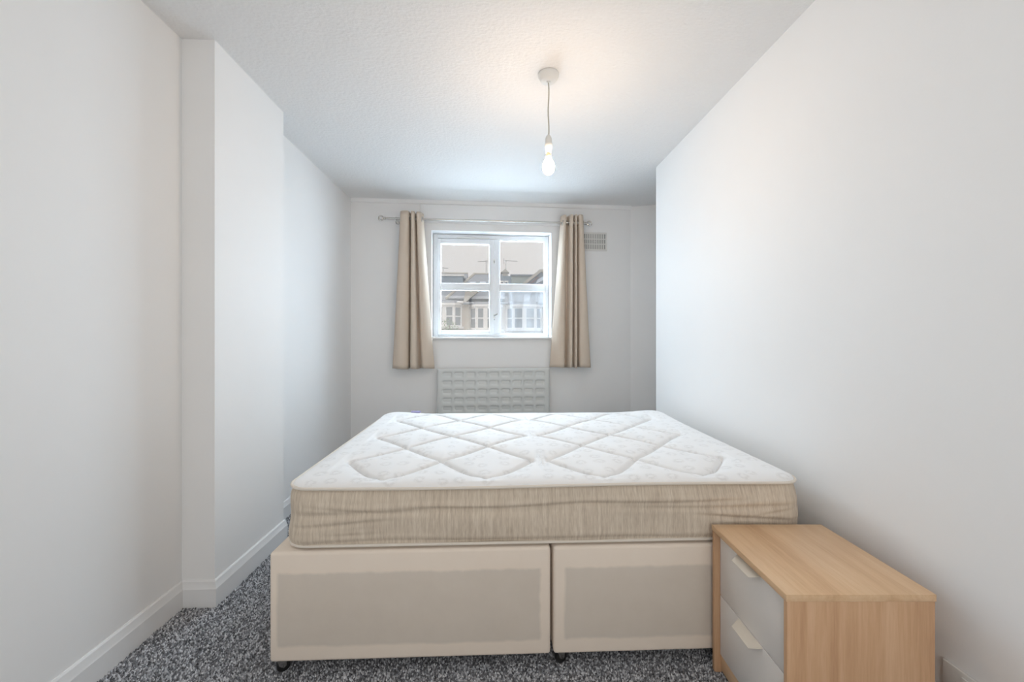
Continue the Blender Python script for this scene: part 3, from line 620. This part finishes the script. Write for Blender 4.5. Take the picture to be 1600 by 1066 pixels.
# ------------------------------------------------------------------ outside: the terrace across the street
GZ = -3.2
struct(MB().box(-60, 60, 4.6, 120, GZ - 0.2, GZ).build('ground', 'asphalt', sm=False))
FY = 26.0
def xz(y, x0, x1, z0, z1, parent, name, mat, dy=0.06, bev=0.0): return MB().box(x0, x1, y, y + dy, z0, z1, bev).build(name, mat, parent, sm=False)
def bay(h, xa, xb, z0, z1, proj, ox):
    """canted bay: white piers, dark sashes with meeting rails, sill and cornice; local to house h at (ox, FY)"""
    bo = empty('bay_window'); bo.parent = h; c = 0.42
    P = [(xa - ox, 0.0), (xa + c - ox, -proj), (xb - c - ox, -proj), (xb - ox, 0.0)]
    MB().prism(P, GZ, z0 - 0.12).build('bay_wall', 'stock_brick', bo, sm=False)
    MB().prism([(P[0][0] - 0.12, 0), (P[1][0] - 0.06, -proj - 0.12), (P[2][0] + 0.06, -proj - 0.12), (P[3][0] + 0.12, 0)], z0 - 0.12, z0).build('sill', 'ext_white', bo, sm=False)
    MB().prism([(P[0][0] - 0.08, 0), (P[1][0] - 0.04, -proj - 0.08), (P[2][0] + 0.04, -proj - 0.08), (P[3][0] + 0.08, 0)], z1, z1 + 0.14).build('cornice', 'ext_white', bo, sm=False)
    MB().prism([(P[0][0], 0), (P[1][0], -proj), (P[2][0], -proj), (P[3][0], 0)], z1 + 0.14, z1 + 0.3).build('fascia', 'slate', bo, sm=False)
    faces = [(P[0], P[1], 1), (P[1], P[2], 2 if xb - xa > 1.5 else 1), (P[2], P[3], 1)]
    for a, b2, nsash in faces:
        a, b2 = Vector(a), Vector(b2); L = (b2 - a).length; d = (b2 - a) / L; ang = math.atan2(d.y, d.x)
        Mx = Matrix.Translation((a.x, a.y, 0)) @ Matrix.Rotation(ang, 4, 'Z'); wdt = L / nsash; pier = 0.13 if L > 0.7 else 0.09
        for k in range(nsash):
            x0, x1 = k * wdt, (k + 1) * wdt
            fr = MB(); fr.box(x0, x0 + pier, 0.0, 0.12, z0, z1); fr.box(x1 - pier, x1, 0.0, 0.12, z0, z1); fr.box(x0 + pier, x1 - pier, 0.02, 0.12, z1 - 0.12, z1); fr.box(x0 + pier, x1 - pier, 0.02, 0.12, z0, z0 + 0.09)
            zm = (z0 + z1) / 2 - 0.02; fr.box(x0 + pier, x1 - pier, 0.03, 0.1, zm - 0.035, zm + 0.035); fr.build('sash_frame', 'ext_white', bo, Mx, sm=False)
            for za, zb in ((z0 + 0.09, zm - 0.035), (zm + 0.035, z1 - 0.12)): MB().box(x0 + pier, x1 - pier, 0.07, 0.09, za, zb).build('pane', 'ext_glass', bo, Mx, sm=False)
    return bo
def skylight(h, x, z, w, l, slope, y0, z0, mat='skylight_glass'):
    y = y0 + (z - z0) / math.tan(slope)
    Mx = Matrix.Translation((x, y, z)) @ Matrix.Rotation(slope, 4, 'X')
    MB().box(-w / 2 - 0.06, w / 2 + 0.06, -l / 2 - 0.06, l / 2 + 0.06, 0.0, 0.08).build('skylight_frame', 'slate_blue', h, Mx, sm=False)
    MB().box(-w / 2, w / 2, -l / 2, l / 2, 0.06, 0.10).build('skylight', mat, h, Mx, sm=False)
def roof(h, x0, x1, ze, zr, depth, hipL=0.0, hipR=0.0, mat='slate'):
    b = bmesh.new(); t = 0.0
    lo = [b.verts.new(p) for p in ((x0, -0.25, ze), (x1, -0.25, ze), (x1, 2 * depth, ze), (x0, 2 * depth, ze))]; hi = [b.verts.new((x0 + hipL, depth, zr)), b.verts.new((x1 - hipR, depth, zr))]
    for q in ((lo[0], lo[1], hi[1], hi[0]), (lo[2], lo[3], hi[0], hi[1]), (lo[1], lo[2], hi[1]), (lo[3], lo[0], hi[0]), (lo[3], lo[2], lo[1], lo[0])): b.faces.new(q)
    bmesh.ops.recalc_face_normals(b, faces=b.faces[:]); me = bpy.data.meshes.new('roof'); b.to_mesh(me); b.free(); r = link('roof', me, mat, h)
    rd = MB(); rd.tube([(x0 + hipL, depth, zr), (x1 - hipR, depth, zr)], 0.09, 6); rd.build('ridge_tiles', 'coping', r)
    if hipL: MB().tube([(x0, -0.25, ze + 0.02), (x0 + hipL, depth, zr + 0.02)], 0.10, 6).build('hip_tiles', 'coping', r)
    return r
GRP = 'terraced houses across the street'
# house A: flat-roofed dormer, bay behind the tree
hA = empty('terraced_house', (-4.6, FY, GZ * 0)); tag(hA, 'brick terraced house with wide flat dormer behind the green tree', 'house', GRP)
ox = -4.6
MB().box(-3.2, 2.55, 0, 8, GZ, 3.30).build('wall', 'stock_brick', hA, sm=False)
roof(hA, -3.2, 2.55, 3.34, 5.75, 4.0)
MB().tube([(-3.2, -0.30, 3.30), (2.55, -0.30, 3.30)], 0.075, 6).build('gutter', 'ext_white', hA)
MB().box(-3.2, 2.35, 1.7, 4.0, 4.4, 5.22).build('dormer', 'slate_blue', hA, sm=False)
MB().box(-3.3, 2.45, 1.6, 4.05, 5.22, 5.34).build('dormer_fascia', 'ext_white', hA, sm=False)
bay(hA, -4.25, -2.15, 1.78, 3.10, 0.55, ox)
# house B: hipped roof with skylights, bright white bay
hB = empty('terraced_house', (-0.6, FY, 0)); tag(hB, 'brick terraced house with bright white bay window and hipped slate roof', 'house', GRP)
ox = -0.6
MB().box(-1.45, 1.15, 0, 8, GZ, 3.22).build('wall', 'stock_brick', hB, sm=False)
roof(hB, -2.5, 1.15, 3.34 + 0.2, 5.72, 4.0, hipL=1.55)
MB().tube([(-1.42, -0.30, 3.24), (1.15, -0.30, 3.24)], 0.075, 6).build('gutter', 'slate', hB)
MB().prism([(-0.25, 3.15), (1.2, 3.30), (2.6, 4.55), (2.6, 4.85), (1.0, 3.62), (-0.25, 3.35)], -1.52, -1.22, 'x').build('parapet', 'coping', hB, sm=False)
MB().prism([(-1.45, 3.20), (-0.45, 4.02), (-1.30, 4.10)], -0.30, 0.10, 'y').build('gable_flank', 'coping', hB, sm=False)
sl = math.atan2(5.72 - 3.54, 4.25)
for x, z in ((-1.0, 4.70), (-0.30, 4.72)): skylight(hB, x, z, 0.42, 0.6, sl, -0.25, 3.54)
bay(hB, -1.66, 0.35, 1.62, 3.02, 0.55, ox)
# house C: greenish box dormer and a gable with a rooflight
hC = empty('terraced_house', (2.6, FY, 0)); tag(hC, 'brick terraced house with grey green box dormer and pale roof window', 'house', GRP)
ox = 2.6
MB().box(-2.05, 4.0, 0, 8, GZ, 3.22).build('wall', 'stock_brick', hC, sm=False)
roof(hC, -2.05, 4.0, 3.30, 5.0, 4.0)
MB().tube([(-2.05, -0.30, 3.26), (4.0, -0.30, 3.26)], 0.075, 6).build('gutter', 'slate', hC)
dz0, dz1 = 4.3, 5.30
MB().box(-1.55, 0.15, 1.9, 4.2, dz0, dz1).build('dormer', 'lead_green', hC, sm=False)
MB().box(-1.62, 0.22, 1.8, 4.25, dz1, dz1 + 0.09).build('dormer_roof', 'slate', hC, sm=False)
MB().box(-2.35, -1.56, 1.9, 4.2, dz0 - 0.2, dz1 - 0.02).build('dormer_cheek', 'slate_blue', hC, sm=False)
for xx in (-2.32, -2.02): 
    f2 = MB(); f2.box(xx, xx + 0.26, 1.84, 1.9, 4.15, 4.95); f2.build('dormer_sash', 'ext_white', hC, sm=False)
    for za in (4.23, 4.58): MB().box(xx + 0.05, xx + 0.21, 1.82, 1.86, za, za + 0.28).build('dormer_pane', 'ext_glass', hC, sm=False)
gb = MB(); gb.prism([(-1.0, 4.50), (0.30, 5.55), (0.46, 5.55), (1.75, 4.50)], 1.2, 4.0, 'y'); gb.build('gable', 'slate', hC, sm=False)
MB().prism([(-1.12, 4.45), (0.30, 5.62), (0.46, 5.62), (0.40, 5.46), (-0.90, 4.40)], 1.05, 1.25, 'y').build('gable_verge', 'coping', hC, sm=False)
MB().prism([(0.46, 5.62), (1.87, 4.45), (1.65, 4.40), (0.40, 5.46)], 1.05, 1.25, 'y').build('gable_verge', 'coping', hC, sm=False)
MB().prism([(0.0, 4.62), (0.62, 4.95), (0.62, 5.22), (0.15, 4.92)], 1.08, 1.18, 'y').build('roof_window', 'skylight_glass', hC, sm=False)
MB().prism([(-0.55, 4.56), (0.9, 4.56), (0.9, 4.63), (-0.47, 4.63)], 1.06, 1.2, 'y').build('timber_edge', 'timber_red', hC, sm=False)
MB().prism([(-0.35, 4.66), (-0.28, 4.66), (0.22, 5.10), (0.15, 5.10)], 1.06, 1.2, 'y').build('timber_edge', 'timber_red', hC, sm=False)
bay(hC, 0.62, 2.92, 1.62, 3.02, 0.55, ox)
ch = MB(); ch.box(-2.15, -1.75, 3.4, 3.9, 4.8, 5.75); ch.prism([(-2.25, 5.75), (-1.65, 5.75), (-1.95, 6.0)], 3.3, 4.0, 'y'); ch.build('chimney', 'coping', hC, sm=False)
# TV aerials
def aerial(x, y, z0, h, boom, d, label):
    a = empty('tv_aerial', (x, y, z0)); tag(a, label, 'aerial', 'television aerials on the roofs')
    MB().tube([(0, 0, 0), (0, 0, h)], 0.022, 6).build('mast', 'aerial_metal', a)
    MB().tube([(-0.15 * d, 0, h - 0.06), (boom * d, 0, h - 0.10)], 0.018, 6).build('boom', 'aerial_metal', a)
    for k in range(5):
        xk = (0.05 + 0.2 * k * boom) * d; MB().tube([(xk, -0.22, h - 0.08), (xk, 0.22, h - 0.08)], 0.012, 5).build('element', 'aerial_metal', a)
    MB().tube([(-0.15 * d, -0.05, h - 0.3), (-0.15 * d, 0.05, h + 0.12)], 0.02, 5).build('reflector', 'aerial_metal', a)
aerial(-0.72, FY + 4, 5.68, 1.05, 0.62, -1, 'thin television aerial standing on the hipped roof ridge')
aerial(0.72, FY + 3.6, 5.1, 1.6, 0.85, 1, 'tall television aerial beside the chimney and box dormer')
aerial(-3.78, FY + 3.6, 5.30, 0.85, 0.35, 1, 'short television aerial above the flat dormer, leftmost in the window')
# street tree in front of house A
tr = empty('street_tree', (-2.6, 22.6, GZ)); tag(tr, 'small green tree in front of the left bay window outside', 'tree')
trunk = MB(); trunk.tube([(0, 0, 0), (0.05, 0, 2.0), (-0.02, 0.05, 3.6), (0.05, 0, 5.0)], [0.09, 0.075, 0.05, 0.015], 8)
for k in range(7):
    z = 3.0 + 0.25 * k; a = k * 2.1; trunk.tube([(0, 0, z), (0.35 * math.cos(a), 0.3 * math.sin(a), z + 0.35)], [0.02, 0.006], 5)
trunk.build('trunk', 'bark', tr)
rg = np.random.RandomState(5); n = 2600; vs = []; fs = []
for k in range(n):
    z = rg.beta(2.0, 2.2) * 2.9 + 2.5; rad_ = 0.78 * math.sqrt(max(0.02, 1 - ((z - 3.6) / 1.75) ** 2)); a = rg.uniform(0, 2 * PI); q = rad_ * math.sqrt(rg.uniform())
    c = Vector((q * math.cos(a), q * math.sin(a), z)); u = Vector(rg.normal(size=3)).normalized(); w = u.cross(Vector(rg.normal(size=3))).normalized(); L = rg.uniform(0.03, 0.055)
    i0 = len(vs); vs += [c - u * L, c + w * L * 0.45 + Vector((0, 0, 0.006)), c + u * L, c - w * L * 0.45 + Vector((0, 0, 0.006))]; fs.append((i0, i0 + 1, i0 + 2, i0 + 3))
me = bpy.data.meshes.new('foliage'); me.from_pydata([tuple(v) for v in vs], [], fs); o = link('foliage', me, 'leaf', tr); o['kind'] = 'stuff'
